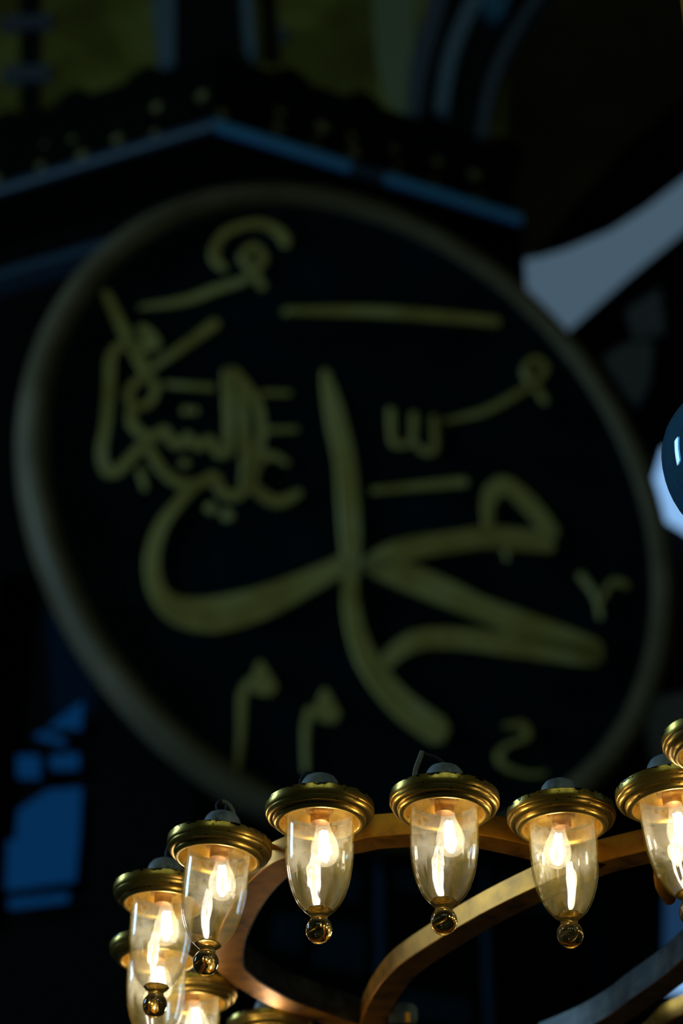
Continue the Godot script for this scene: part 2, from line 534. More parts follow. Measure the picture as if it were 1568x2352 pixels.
func pier() -> void:
	var tr: Transform3D = Transform3D(Basis(Vector3(0.9063, 0.0000, -0.4226), Vector3(0.0000, 1.0000, 0.0000), Vector3(0.4226, -0.0000, 0.9063)), Vector3(-1.4084, 17.9000, -18.0581))
	var tl: Transform3D = Transform3D(Basis(Vector3(0.9157, 0.0000, 0.4019), Vector3(-0.0000, 1.0000, 0.0000), Vector3(-0.4019, -0.0000, 0.9157)), Vector3(-1.4084, 17.9000, -18.0581))
	var k := tr.origin
	var re := tr * Vector3(4.3, 0, 0)
	var le := tl * Vector3(-6.0, 0, 0)
	var path := [Vector2(le.x, le.z), Vector2(k.x, k.z), Vector2(tr.origin.x + tr.basis.x.x * 3.88, tr.origin.z + tr.basis.x.z * 3.88)]
	var stone := mat("dark revetment", lin(0.0045, 0.0045, 0.004), 0.85)
	struct("wall_pier", box_mesh(Vector3(0.407, -17.9, -1.6), Vector3(4.42, 1.0, -0.9), tr), stone)
	var wl := base("wall_pier_side")
	wl.set_meta("kind", "structure")
	for b in [[-6.0, -17.9, -2.82, 1.0], [-1.5, -17.9, -0.407, 1.0], [-2.82, -4.6, -1.5, 1.0], [-2.82, -17.9, -1.5, -8.65]]:
		obj("wall_section", box_mesh(Vector3(b[0], b[1], -1.6), Vector3(b[2], b[3], -0.9), tl), stone, wl)
	obj("window_back", box_mesh(Vector3(-2.9, -8.7, -1.6), Vector3(-1.4, -4.5, -1.35), tl), stone, wl)
	# cornice: dark soffit, ledge with blue daylight put into its colour, carved frieze, cresting
	var ledge := mat("marble ledge tinted as blue daylight", lin(0.10, 0.34, 0.62), 0.4)
	var black := mat("blackened frieze", lin(0.004, 0.004, 0.0032), 0.95)
	var c := base("trim_1")
	c.set_meta("kind", "structure")
	obj("soffit", sweep(path, [Vector2(-1.6, 0.0), Vector2(-0.08, 0.0), Vector2(-0.08, 0.15), Vector2(-1.6, 0.15)], k.y, 1), black, c)
	var lip := [Vector2(-0.078, -0.012), Vector2(-0.012, -0.012), Vector2(0.012, 0.02), Vector2(0.012, 0.09), Vector2(-0.02, 0.125), Vector2(-0.078, 0.148)]
	var darker_marble := mat("darker marble ledge", lin(0.03, 0.06, 0.09), 0.5)  # weaker light on the left ledges is put into this colour
	tag(obj("ledge", sweep([path[0], path[1]], lip, k.y, 1), darker_marble, c), "darker marble ledge")
	var gap0: Vector2 = path[1].lerp(path[2], 0.431)
	var gap1: Vector2 = path[1].lerp(path[2], 0.541)
	tag(obj("ledge", sweep([path[1], gap0], lip, k.y, 1), ledge, c), "marble ledge tinted as blue daylight")
	tag(obj("ledge", sweep([gap0, gap1], lip, k.y, 1), darker_marble, c), "darker stretch of the ledge")
	tag(obj("ledge", sweep([gap1, path[2]], lip, k.y, 1), ledge, c), "marble ledge tinted as blue daylight")
	obj("frieze", sweep(path, [Vector2(-1.6, 0.15), Vector2(-0.2, 0.15), Vector2(-0.16, 0.5), Vector2(-0.08, 0.82), Vector2(0.03, 0.92), Vector2(0.03, 1.04), Vector2(-1.6, 1.04)], k.y, 1), black, c)
	var gilt := mat("worn gilt carving", lin(0.24, 0.20, 0.07), 0.6)
	var crest := [Vector2(-0.26, 0.0), Vector2(-0.22, 0.1), Vector2(-0.15, 0.18), Vector2(-0.06, 0.21), Vector2(0.0, 0.25), Vector2(0.06, 0.21), Vector2(0.15, 0.18), Vector2(0.22, 0.1), Vector2(0.26, 0.0)]
	var crest_mesh := slab(crest, -0.06, 0.06)
	var flower := []
	for i in 16:
		var a := TAU * i / 16.0
		flower.append(Vector2(cos(a), sin(a)) * (0.085 if i % 2 == 0 else 0.04))
	var flower_mesh := slab(flower, -0.02, 0.03)
	for side in [[tr, 1.0, 3.8], [tl, -1.0, 5.8]]:
		var t: Transform3D = side[0]
		var u := 0.95
		while u < side[2]:
			var p := obj("palmette", crest_mesh, black, c)
			p.transform = Transform3D(t.basis, t * Vector3(u * side[1], 1.04, -0.1))
			u += 0.93
		var v := 0.25
		while v < side[2]:
			for j in 2:
				if rng.randf() < 0.12:
					continue
				var r := obj("rosette", flower_mesh, gilt, c)
				var y := 0.34 + j * 0.30 + rng.randf_range(-0.06, 0.06)
				r.transform = Transform3D(t.basis.rotated(t.basis.x.normalized(), 0.12).scaled_local(Vector3.ONE * rng.randf_range(0.5, 1.1)), t * Vector3((v + rng.randf_range(-0.1, 0.1)) * side[1], y, -0.14))
			v += 0.52
	# string course lower down on the side face
	var s := base("trim_2")
	s.set_meta("kind", "structure")
	obj("ledge", box_mesh(Vector3(-5.5, -0.74, -0.9), Vector3(-0.6, -0.61, -0.6), tl), darker_marble, s)  # darker colour stands in for the weak light here too
	# window in the side face
	var w := base("window_5")
	w.set_meta("kind", "structure")
	var blue := glow_mat("deep blue window glass", lin(0.004, 0.10, 0.34), 0.23)
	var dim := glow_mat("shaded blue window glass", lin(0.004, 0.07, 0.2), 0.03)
	for p in [
		[Vector2(-2.17, -6.44), Vector2(-1.81, -6.23), Vector2(-1.80, -6.53)],
		[Vector2(-2.34, -6.51), Vector2(-2.22, -6.47), Vector2(-1.96, -6.63), Vector2(-2.00, -6.68)],
		[Vector2(-2.52, -6.69), Vector2(-2.27, -6.74), Vector2(-2.24, -6.99), Vector2(-2.49, -6.94)],
		[Vector2(-2.13, -6.78), Vector2(-1.81, -6.80), Vector2(-1.80, -6.97), Vector2(-2.10, -6.92)],
		[Vector2(-2.12, -7.15), Vector2(-1.75, -7.19), Vector2(-1.74, -7.71), Vector2(-2.45, -7.63), Vector2(-2.45, -7.31)],
		[Vector2(-2.54, -7.62), Vector2(-1.74, -7.70), Vector2(-1.75, -8.17), Vector2(-2.51, -8.14)],
		[Vector2(-2.47, -8.25), Vector2(-1.81, -8.29), Vector2(-1.82, -8.37), Vector2(-2.46, -8.34)]]:
		obj("pane", slab(p, -1.09, -1.05, tl), blue, w)
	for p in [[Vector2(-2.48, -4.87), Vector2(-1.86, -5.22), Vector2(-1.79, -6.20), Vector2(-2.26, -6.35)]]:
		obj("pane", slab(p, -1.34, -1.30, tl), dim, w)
	var haze_tone := mat("blue haze put into colour", lin(0.014, 0.030, 0.048), 0.6)  # slabs coloured to imitate patches of blue haze over the wall
	for p in [
		[Vector2(1.66, -8.11), Vector2(2.17, -8.11), Vector2(2.12, -8.40), Vector2(1.57, -8.43)],
		[Vector2(2.50, -7.77), Vector2(3.37, -7.78), Vector2(3.36, -8.17), Vector2(2.52, -8.18)],
		[Vector2(1.30, -8.65), Vector2(1.57, -8.65), Vector2(1.53, -9.00), Vector2(1.26, -8.96)],
		[Vector2(1.71, -8.63), Vector2(2.21, -8.63), Vector2(2.19, -9.11), Vector2(1.69, -9.08)],
		[Vector2(2.51, -9.19), Vector2(3.32, -9.20), Vector2(3.31, -9.42), Vector2(2.50, -9.49)],
		[Vector2(3.67, -7.80), Vector2(4.62, -7.82), Vector2(4.60, -8.15), Vector2(3.65, -8.17)]]:
		obj("marble_haze_panel", slab(p, -0.9, -0.86, tr), haze_tone, get_node("wall_pier"))
	# slender shafts on the front face below the roundel
	var shaft := mat("blue-grey marble shaft", lin(0.012, 0.032, 0.055), 0.6)
	for q in [Vector3(2.38, -8.23, 0.05), Vector3(3.54, -8.03, 0.05)]:
		var sh := obj("trim_3", lathe([Vector2(0.0, -13.5), Vector2(q.z * 1.4, -13.5), Vector2(q.z * 1.4, -13.2), Vector2(q.z, -13.1), Vector2(q.z, 2.0), Vector2(q.z * 1.5, 2.3), Vector2(q.z * 1.5, 2.45), Vector2(0.0, 2.45)], 20), shaft)
		sh.set_meta("kind", "structure")
		sh.position = tr * Vector3(q.x, q.y, -0.88)

func gallery() -> void:
	var t: Transform3D = Transform3D(Basis(Vector3(1.0000, 0.0000, -0.0000), Vector3(0.0000, 1.0000, 0.0000), Vector3(0.0000, -0.0000, 1.0000)), Vector3(0.0000, 1.6000, -24.5000))
	var gold := mat("gold mosaic vault", Color(1, 1, 1), 0.55)
	gold.albedo_texture = noise_tex(5, 0.008, [[0.0, lin(0.10, 0.085, 0.012)], [0.45, lin(0.20, 0.18, 0.025)], [0.7, lin(0.28, 0.26, 0.05)], [1.0, lin(0.30, 0.32, 0.10)]])
	gold.uv1_triplanar = true
	gold.uv1_scale = Vector3(0.12, 0.12, 0.12)
	var pale := mat("blue-grey marble rib", lin(0.17, 0.25, 0.31), 0.6)
	var dark := mat("dark painted band", lin(0.012, 0.012, 0.012), 0.85)
	var dull := mat("dulled mosaic band", lin(0.10, 0.12, 0.15), 0.7)
	var green := mat("greenish mosaic", lin(0.30, 0.34, 0.17), 0.6)
	var w := base("wall_gallery")
	w.set_meta("kind", "structure")
	obj("mosaic_vault", slab([Vector2(-7.33, 27.64), Vector2(2.70, 27.64), Vector2(2.43, 21.00), Vector2(-6.60, 21.00)], -0.5, 0.0, t), gold, w)
	obj("mosaic_field", slab([Vector2(0.45, 25.41), Vector2(1.22, 25.41), Vector2(1.09, 23.55), Vector2(0.98, 22.22), Vector2(0.63, 22.66), Vector2(0.52, 23.55)], 0.0, 0.04, t), green, w)
	obj("pilaster", slab([Vector2(-2.58, 25.25), Vector2(-1.62, 25.25), Vector2(-1.43, 21.83), Vector2(-2.46, 21.83)], 0.0, 0.22, t), dark, w)
	for p in [
		[Vector2(-2.97, 25.20), Vector2(-2.58, 25.20), Vector2(-2.51, 23.13), Vector2(-2.77, 23.18)],
		[Vector2(-1.62, 25.20), Vector2(-1.44, 25.20), Vector2(-1.30, 23.36), Vector2(-1.46, 23.38)]]:
		obj("rib", slab(p, 0.0, 0.3, t), pale, w)
	for p in [
		[Vector2(-1.31, 25.38), Vector2(-1.07, 25.38), Vector2(-0.95, 23.34), Vector2(-1.16, 23.34)],
		[Vector2(-5.05, 25.38), Vector2(-4.73, 25.38), Vector2(-4.48, 21.94), Vector2(-4.78, 21.94)]]:
		obj("painted_band", slab(p, 0.0, 0.06, t), dark, w)
	for p in [
		[Vector2(-5.26, 24.25), Vector2(-4.46, 24.30), Vector2(-4.44, 24.03), Vector2(-5.23, 23.97)],
		[Vector2(-5.13, 23.21), Vector2(-4.41, 23.25), Vector2(-4.39, 22.93), Vector2(-5.10, 22.89)],
		[Vector2(-0.96, 24.01), Vector2(-0.84, 24.01), Vector2(-0.83, 23.77), Vector2(-0.94, 23.77)],
		[Vector2(-2.01, 24.12), Vector2(-1.86, 24.12), Vector2(-1.85, 23.88), Vector2(-2.00, 23.88)]]:
		obj("inlay", slab(p, 0.0, 0.12, t), dull, w)
	for p in [
		[Vector3(1.27, 21.95, 0.29), Vector3(1.38, 22.91, 0.30), Vector3(1.59, 23.80, 0.30), Vector3(1.87, 24.91, 0.31)],
		[Vector3(1.77, 21.70, 0.46), Vector3(1.91, 22.64, 0.44), Vector3(2.16, 23.53, 0.43), Vector3(2.55, 24.44, 0.43), Vector3(2.95, 25.19, 0.44)]]:
		var o := obj("arch_band", ribbon(p, 0.0, 0.3, false), dark, w)
		o.transform = t
	var k := 0
	for p in [
		[Vector3(1.07, 21.95, 0.20), Vector3(1.16, 22.91, 0.27), Vector3(1.36, 23.80, 0.28), Vector3(1.62, 24.91, 0.25)],
		[Vector3(1.47, 22.04, 0.21), Vector3(1.61, 22.99, 0.22), Vector3(1.84, 23.80, 0.23), Vector3(2.15, 24.53, 0.28), Vector3(2.48, 25.19, 0.31)],
		[Vector3(2.05, 21.53, 0.18), Vector3(2.17, 22.30, 0.17), Vector3(2.39, 23.08, 0.16), Vector3(2.79, 23.98, 0.15), Vector3(3.31, 24.91, 0.16)]]:
		var o := obj("arch_rib", ribbon(p, 0.0, 0.42, false), pale if k == 1 else dull, w)
		o.transform = t
		k += 1
	obj("inlay", slab([Vector2(2.08, 24.75), Vector2(2.68, 24.75), Vector2(2.48, 23.92), Vector2(2.22, 23.83)], 0.3, 0.5, t), mat("blue inlay", lin(0.06, 0.2, 0.3), 0.5), w)

func far_bay() -> void:
	var t: Transform3D = Transform3D(Basis(Vector3(1.0000, 0.0000, -0.0000), Vector3(0.0000, 1.0000, 0.0000), Vector3(0.0000, -0.0000, 1.0000)), Vector3(0.0000, 1.6000, -33.0000))
	var brown := mat("dim brown vault", Color(1, 1, 1), 0.8)
	brown.albedo_texture = noise_tex(9, 0.006, [[0.0, lin(0.05, 0.036, 0.016)], [0.5, lin(0.12, 0.09, 0.045)], [1.0, lin(0.18, 0.15, 0.09)]], 256)
	brown.uv1_triplanar = true
	brown.uv1_scale = Vector3(0.08, 0.08, 0.08)
	var black := mat("dark arch soffit", lin(0.004, 0.004, 0.0035), 0.95)
	var stone := mat("dark bay marble", lin(0.007, 0.007, 0.0065), 0.8)
	var marble := mat("grey veined marble", lin(0.30, 0.31, 0.36), 0.5)
	var w := base("wall_bay")
	w.set_meta("kind", "structure")
	obj("vault", slab([Vector2(3.29, 26.08), Vector2(3.75, 26.16), Vector2(4.30, 26.37), Vector2(5.17, 26.82), Vector2(5.88, 27.37), Vector2(6.68, 28.11), Vector2(8.40, 29.72), Vector2(9.76, 38.28), Vector2(2.94, 38.28), Vector2(2.54, 26.08)], 0.3, 0.45, t), brown, w)
	obj("arch_soffit", slab([Vector2(3.73, 26.04), Vector2(4.28, 26.25), Vector2(5.14, 26.70), Vector2(5.85, 27.24), Vector2(6.65, 27.99), Vector2(8.36, 29.59), Vector2(9.05, 31.96), Vector2(6.82, 29.99), Vector2(5.62, 28.73), Vector2(4.60, 27.35)], 0.45, 0.6, t), black, w)
	obj("wall_section", slab([Vector2(2.54, 22.90), Vector2(4.28, 24.65), Vector2(5.47, 25.89), Vector2(6.63, 27.02), Vector2(8.82, 29.13), Vector2(6.51, 7.60), Vector2(2.02, 7.60)], -0.4, 0.0, t), stone, w)
	for p in [
		[Vector2(4.87, 23.95), Vector2(5.31, 24.27), Vector2(5.84, 24.30), Vector2(5.72, 23.45), Vector2(5.46, 22.87), Vector2(5.21, 23.16)],
		[Vector2(5.09, 16.80), Vector2(6.28, 17.05), Vector2(6.16, 15.75), Vector2(5.15, 15.67)],  # this one stands in for a dim patch of blue haze
		[Vector2(5.37, 25.06), Vector2(6.06, 25.58), Vector2(6.07, 24.55), Vector2(5.48, 24.35)]]:
		obj("marble_haze_panel", slab(p, 0.0, 0.12, t), marble, w)
	for q in [Vector3(4.06, 12.72, 0.09), Vector3(5.17, 13.23, 0.08)]:
		var sh := obj("shaft", lathe([Vector2(0.0, -6.0), Vector2(q.z, -6.0), Vector2(q.z, 2.0), Vector2(q.z * 1.5, 2.3), Vector2(0.0, 2.3)], 16), mat("blue-grey marble shaft", Color.WHITE, 0.5), w)
		sh.position = t * Vector3(q.x, q.y, 0.1)
	var lit_plaster := struct("window_6", slab([Vector2(2.99, 23.60), Vector2(3.14, 27.37), Vector2(9.21, 31.90), Vector2(8.79, 28.03)], -0.9, -0.5, t), glow_mat("plaster with daylight as glow", lin(0.061, 0.103, 0.142), 1.0))  # far plaster wall, its daylight painted on as emission
	lit_plaster.set_meta("kind", "structure")
	var bright := glow_mat("bright window glass", lin(0.26, 0.50, 0.86), 1.0)
	struct("window_7", slab([Vector2(5.78, 21.69), Vector2(7.16, 21.69), Vector2(6.93, 19.32), Vector2(5.94, 20.09), Vector2(5.50, 20.41), Vector2(5.45, 20.70)], 0.3, 0.45, t), bright)
	var n := 0
	var wl := base("window_8")
	wl.set_meta("kind", "structure")
	for p in [
		[Vector2(5.07, 12.15), Vector2(5.56, 12.15), Vector2(5.51, 11.59), Vector2(5.02, 11.63)],
		[Vector2(5.17, 13.28), Vector2(5.65, 13.28), Vector2(5.57, 12.26), Vector2(5.07, 12.26)]]:
		obj("pane", slab(p, 0.3, 0.45, t), bright if n == 0 else glow_mat("shaded window glass", lin(0.02, 0.07, 0.17), 0.5), wl)
		n += 1

func roundel() -> void:
	var t: Transform3D = Transform3D(Basis(Vector3(0.8894, 0.0000, -0.4571), Vector3(0.0319, 0.9976, 0.0620), Vector3(0.4560, -0.0698, 0.8872)), Vector3(0.2582, 13.7530, -19.2538))
	var o := base("calligraphy_roundel", t)
	tag(o, "huge round dark board with gilded calligraphy hung on the pier", "roundel")
	var cloth := mat("dark green board", Color(1, 1, 1), 0.6)
	cloth.albedo_texture = noise_tex(14, 0.01, [[0.0, lin(0.004, 0.011, 0.015)], [0.6, lin(0.006, 0.018, 0.028)], [1.0, lin(0.009, 0.028, 0.046)]], 256)
	cloth.metallic_specular = 0.15
	cloth.uv1_triplanar = true
	cloth.uv1_scale = Vector3(0.3, 0.3, 0.3)
	obj("board", lathe([Vector2(0.0, -0.08), Vector2(3.68, -0.08), Vector2(3.68, 0.05), Vector2(0.0, 0.05)], 128, true), cloth, o)
	var rim := mat("bronzed wooden rim", Color(1, 1, 1), 0.55)
	rim.albedo_texture = noise_tex(21, 0.01, [[0.0, lin(0.10, 0.076, 0.036)], [0.5, lin(0.18, 0.142, 0.078)], [1.0, lin(0.26, 0.21, 0.13)]], 256)
	rim.uv1_triplanar = true
	rim.uv1_scale = Vector3(0.4, 0.4, 0.4)
	obj("rim", lathe([Vector2(3.54, 0.05), Vector2(3.55, 0.10), Vector2(3.6, 0.14), Vector2(3.68, 0.165), Vector2(3.76, 0.15), Vector2(3.81, 0.10), Vector2(3.82, 0.02), Vector2(3.81, -0.12), Vector2(3.55, -0.12)], 160, true), rim, o)
	var gilt := mat("gilded lettering", Color(1, 1, 1), 0.5)
	gilt.albedo_texture = noise_tex(23, 0.012, [[0.0, lin(0.52, 0.38, 0.09)], [0.4, lin(0.70, 0.59, 0.17)], [0.75, lin(0.78, 0.71, 0.27)], [1.0, lin(0.84, 0.82, 0.45)]], 256)
	gilt.uv1_triplanar = true
	gilt.uv1_scale = Vector3(0.35, 0.35, 0.35)
	var strokes := [
		[Vector3(-0.57, 1.39, 0.07), Vector3(-0.50, 1.14, 0.17), Vector3(-0.40, 0.77, 0.23), Vector3(-0.30, 0.37, 0.23), Vector3(-0.25, -0.03, 0.24), Vector3(-0.21, -0.43, 0.23), Vector3(-0.19, -0.78, 0.19), Vector3(-0.19, -1.05, 0.16), Vector3(-0.16, -1.31, 0.18), Vector3(-0.09, -1.59, 0.21), Vector3(0.04, -1.84, 0.26), Vector3(0.25, -2.08, 0.29), Vector3(0.53, -2.28, 0.32), Vector3(0.85, -2.42, 0.33)],
		[Vector3(0.22, -1.85, 0.13), Vector3(0.34, -1.68, 0.18), Vector3(0.56, -1.50, 0.21), Vector3(0.87, -1.39, 0.23), Vector3(1.23, -1.32, 0.24), Vector3(1.65, -1.27, 0.26), Vector3(2.08, -1.21, 0.28), Vector3(2.46, -1.16, 0.29), Vector3(2.74, -1.12, 0.27)],
		[Vector3(0.06, -0.76, 0.24), Vector3(0.55, -0.80, 0.33), Vector3(0.96, -0.86, 0.32), Vector3(1.36, -0.93, 0.28), Vector3(1.92, -1.00, 0.31), Vector3(2.40, -1.06, 0.33), Vector3(2.76, -1.09, 0.29)],
		[Vector3(0.04, -0.78, 0.22), Vector3(0.24, -0.60, 0.24), Vector3(0.54, -0.43, 0.24), Vector3(1.04, -0.22, 0.23), Vector3(1.41, -0.07, 0.24), Vector3(1.76, -0.00, 0.26), Vector3(2.18, 0.08, 0.25)],
		[Vector3(1.45, 0.05, 0.11), Vector3(1.43, 0.28, 0.13), Vector3(1.49, 0.51, 0.19), Vector3(1.66, 0.63, 0.22), Vector3(1.88, 0.53, 0.23), Vector3(2.10, 0.36, 0.22), Vector3(2.23, 0.20, 0.20)],
		[Vector3(1.65, -0.12, 0.08), Vector3(1.67, -0.27, 0.02)],
		[Vector3(-0.26, -0.82, 0.19), Vector3(-0.50, -1.01, 0.22), Vector3(-0.79, -1.23, 0.26), Vector3(-1.11, -1.46, 0.31), Vector3(-1.44, -1.65, 0.35), Vector3(-1.75, -1.78, 0.36), Vector3(-2.03, -1.80, 0.30), Vector3(-2.23, -1.69, 0.20), Vector3(-2.33, -1.47, 0.16), Vector3(-2.34, -1.20, 0.14), Vector3(-2.27, -0.91, 0.12), Vector3(-2.14, -0.66, 0.11), Vector3(-1.99, -0.43, 0.10)],
		[Vector3(-3.09, 1.54, 0.09), Vector3(-2.96, 1.32, 0.11), Vector3(-2.83, 1.12, 0.12), Vector3(-2.68, 0.90, 0.13), Vector3(-2.56, 0.72, 0.10)],
		[Vector3(-2.68, 1.25, 0.10), Vector3(-2.58, 1.20, 0.13), Vector3(-2.52, 1.11, 0.13), Vector3(-2.60, 1.05, 0.12), Vector3(-2.74, 1.01, 0.12), Vector3(-2.84, 1.00, 0.13)],
		[Vector3(-2.90, 0.97, 0.07), Vector3(-2.97, 0.79, 0.10), Vector3(-2.95, 0.41, 0.10), Vector3(-2.95, 0.01, 0.09), Vector3(-2.97, -0.28, 0.10), Vector3(-2.91, -0.47, 0.11), Vector3(-2.82, -0.49, 0.11), Vector3(-2.71, -0.35, 0.10), Vector3(-2.60, -0.17, 0.10), Vector3(-2.50, -0.08, 0.11)],
		[Vector3(-2.50, -0.08, 0.11), Vector3(-2.39, -0.24, 0.10), Vector3(-2.24, -0.37, 0.10), Vector3(-2.06, -0.41, 0.10), Vector3(-1.88, -0.33, 0.11), Vector3(-1.76, -0.23, 0.11), Vector3(-1.68, -0.36, 0.11), Vector3(-1.54, -0.40, 0.11), Vector3(-1.42, -0.27, 0.11), Vector3(-1.42, -0.11, 0.11)],
		[Vector3(-1.86, 1.58, 0.11), Vector3(-2.21, 1.17, 0.09), Vector3(-2.52, 0.82, 0.07)],
		[Vector3(-2.55, 0.73, 0.08), Vector3(-2.46, 0.60, 0.08), Vector3(-2.52, 0.40, 0.08), Vector3(-2.64, 0.33, 0.08), Vector3(-2.74, 0.39, 0.08), Vector3(-2.71, 0.55, 0.08), Vector3(-2.58, 0.70, 0.08)],
		[Vector3(-2.69, 0.31, 0.10), Vector3(-2.68, 0.12, 0.10), Vector3(-2.54, 0.02, 0.10), Vector3(-2.43, 0.04, 0.10), Vector3(-2.33, 0.14, 0.10), Vector3(-2.24, 0.03, 0.10), Vector3(-2.14, 0.03, 0.10), Vector3(-2.08, 0.14, 0.10), Vector3(-1.96, 0.06, 0.10), Vector3(-1.84, 0.17, 0.10), Vector3(-1.72, 0.05, 0.10), Vector3(-1.63, 0.09, 0.10)],
		[Vector3(-1.69, 1.04, 0.10), Vector3(-1.65, 0.61, 0.10), Vector3(-1.61, 0.12, 0.10)],
		[Vector3(-1.54, 0.85, 0.11), Vector3(-1.50, 0.65, 0.11), Vector3(-1.45, 0.27, 0.11), Vector3(-1.40, -0.11, 0.11)],
		[Vector3(-1.70, 0.99, 0.08), Vector3(-1.63, 1.05, 0.11), Vector3(-1.48, 0.92, 0.12), Vector3(-1.33, 0.74, 0.11), Vector3(-1.27, 0.42, 0.10), Vector3(-1.33, 0.01, 0.12), Vector3(-1.37, -0.20, 0.15)],
		[Vector3(-0.96, 0.15, 0.05), Vector3(-1.11, 0.19, 0.09), Vector3(-1.26, 0.13, 0.10), Vector3(-1.31, -0.01, 0.09)],
		[Vector3(-1.37, -0.20, 0.12), Vector3(-1.22, -0.29, 0.12), Vector3(-1.03, -0.32, 0.12), Vector3(-0.81, -0.15, 0.08)],
		[Vector3(-1.79, -0.58, 0.11), Vector3(-1.75, -0.61, 0.11)],
		[Vector3(-1.61, -0.61, 0.12), Vector3(-1.57, -0.64, 0.12)],
		[Vector3(-2.13, 0.45, 0.08), Vector3(-2.10, 0.43, 0.08)],
		[Vector3(-2.04, 0.47, 0.08), Vector3(-2.01, 0.45, 0.08)],
		[Vector3(-2.10, -0.16, 0.09), Vector3(-2.07, -0.18, 0.09)],
		[Vector3(-2.55, -0.38, 0.07), Vector3(-2.48, -0.57, 0.04)],
		[Vector3(-2.35, 0.67, 0.07), Vector3(-1.84, 0.79, 0.07)],
		[Vector3(-1.28, 0.90, 0.06), Vector3(-0.98, 0.99, 0.06)],
		[Vector3(-1.22, 0.47, 0.06), Vector3(-0.88, 0.58, 0.06)],
		[Vector3(-2.70, 1.50, 0.05), Vector3(-2.25, 1.72, 0.09), Vector3(-1.89, 1.99, 0.10), Vector3(-1.55, 2.23, 0.09)],
		[Vector3(-1.55, 2.23, 0.08), Vector3(-1.46, 2.39, 0.09), Vector3(-1.36, 2.58, 0.09), Vector3(-1.48, 2.69, 0.09), Vector3(-1.61, 2.51, 0.08), Vector3(-1.50, 2.40, 0.10), Vector3(-1.35, 2.21, 0.09)],
		[Vector3(-1.81, 2.29, 0.08), Vector3(-1.93, 2.40, 0.10), Vector3(-1.87, 2.68, 0.09), Vector3(-1.67, 2.88, 0.09), Vector3(-1.40, 3.01, 0.11), Vector3(-1.17, 2.97, 0.12), Vector3(-1.11, 2.86, 0.11)],
		[Vector3(-1.07, 1.99, 0.08), Vector3(0.11, 2.37, 0.13), Vector3(1.55, 2.72, 0.12)],
		[Vector3(0.04, 0.11, 0.07), Vector3(1.14, 0.53, 0.11)],
		[Vector3(0.23, 1.16, 0.08), Vector3(0.26, 0.80, 0.07), Vector3(0.36, 0.75, 0.07), Vector3(0.49, 0.86, 0.07), Vector3(0.51, 1.19, 0.08)],
		[Vector3(0.49, 0.86, 0.07), Vector3(0.65, 0.76, 0.07), Vector3(0.77, 0.84, 0.07), Vector3(0.76, 1.23, 0.07)],
		[Vector3(0.90, 1.22, 0.05), Vector3(1.37, 1.48, 0.08), Vector3(1.80, 1.84, 0.08), Vector3(2.03, 2.05, 0.08)],
		[Vector3(2.03, 2.05, 0.08), Vector3(2.19, 2.31, 0.08), Vector3(2.04, 2.38, 0.08), Vector3(1.92, 2.17, 0.08), Vector3(2.06, 2.00, 0.09), Vector3(2.18, 1.86, 0.08)],
		[Vector3(2.60, -0.21, 0.08), Vector3(2.79, -0.43, 0.06), Vector3(2.84, -0.66, 0.04)],
		[Vector3(2.85, -0.46, 0.04), Vector3(3.01, -0.19, 0.07), Vector3(3.18, -0.19, 0.09)],
		[Vector3(1.64, -2.19, 0.04), Vector3(1.85, -2.14, 0.08), Vector3(1.89, -2.26, 0.07), Vector3(1.65, -2.41, 0.05), Vector3(1.56, -2.55, 0.07), Vector3(1.66, -2.65, 0.06), Vector3(1.90, -2.67, 0.05), Vector3(2.11, -2.61, 0.04)],
		[Vector3(-1.24, -2.36, 0.08), Vector3(-1.31, -2.53, 0.08), Vector3(-1.30, -2.90, 0.06), Vector3(-1.32, -3.30, 0.04)],
		[Vector3(-1.14, -2.14, 0.05), Vector3(-1.10, -2.38, 0.30)],
		[Vector3(-0.58, -2.51, 0.08), Vector3(-0.62, -2.74, 0.06), Vector3(-0.60, -3.15, 0.04)],
		[Vector3(-0.43, -2.27, 0.05), Vector3(-0.40, -2.51, 0.30)],
	]
	for s in strokes:
		obj("gilded_stroke", ribbon(s, 0.05, 0.085), gilt, o)
	var iron := mat("dark iron", lin(0.03, 0.03, 0.03), 0.6, 0.5)
	for x in [-1.6, 1.6]:
		obj("wall_bracket", box_mesh(Vector3(x - 0.06, 2.3, -0.95), Vector3(x + 0.06, 2.42, -0.08)), iron, o)

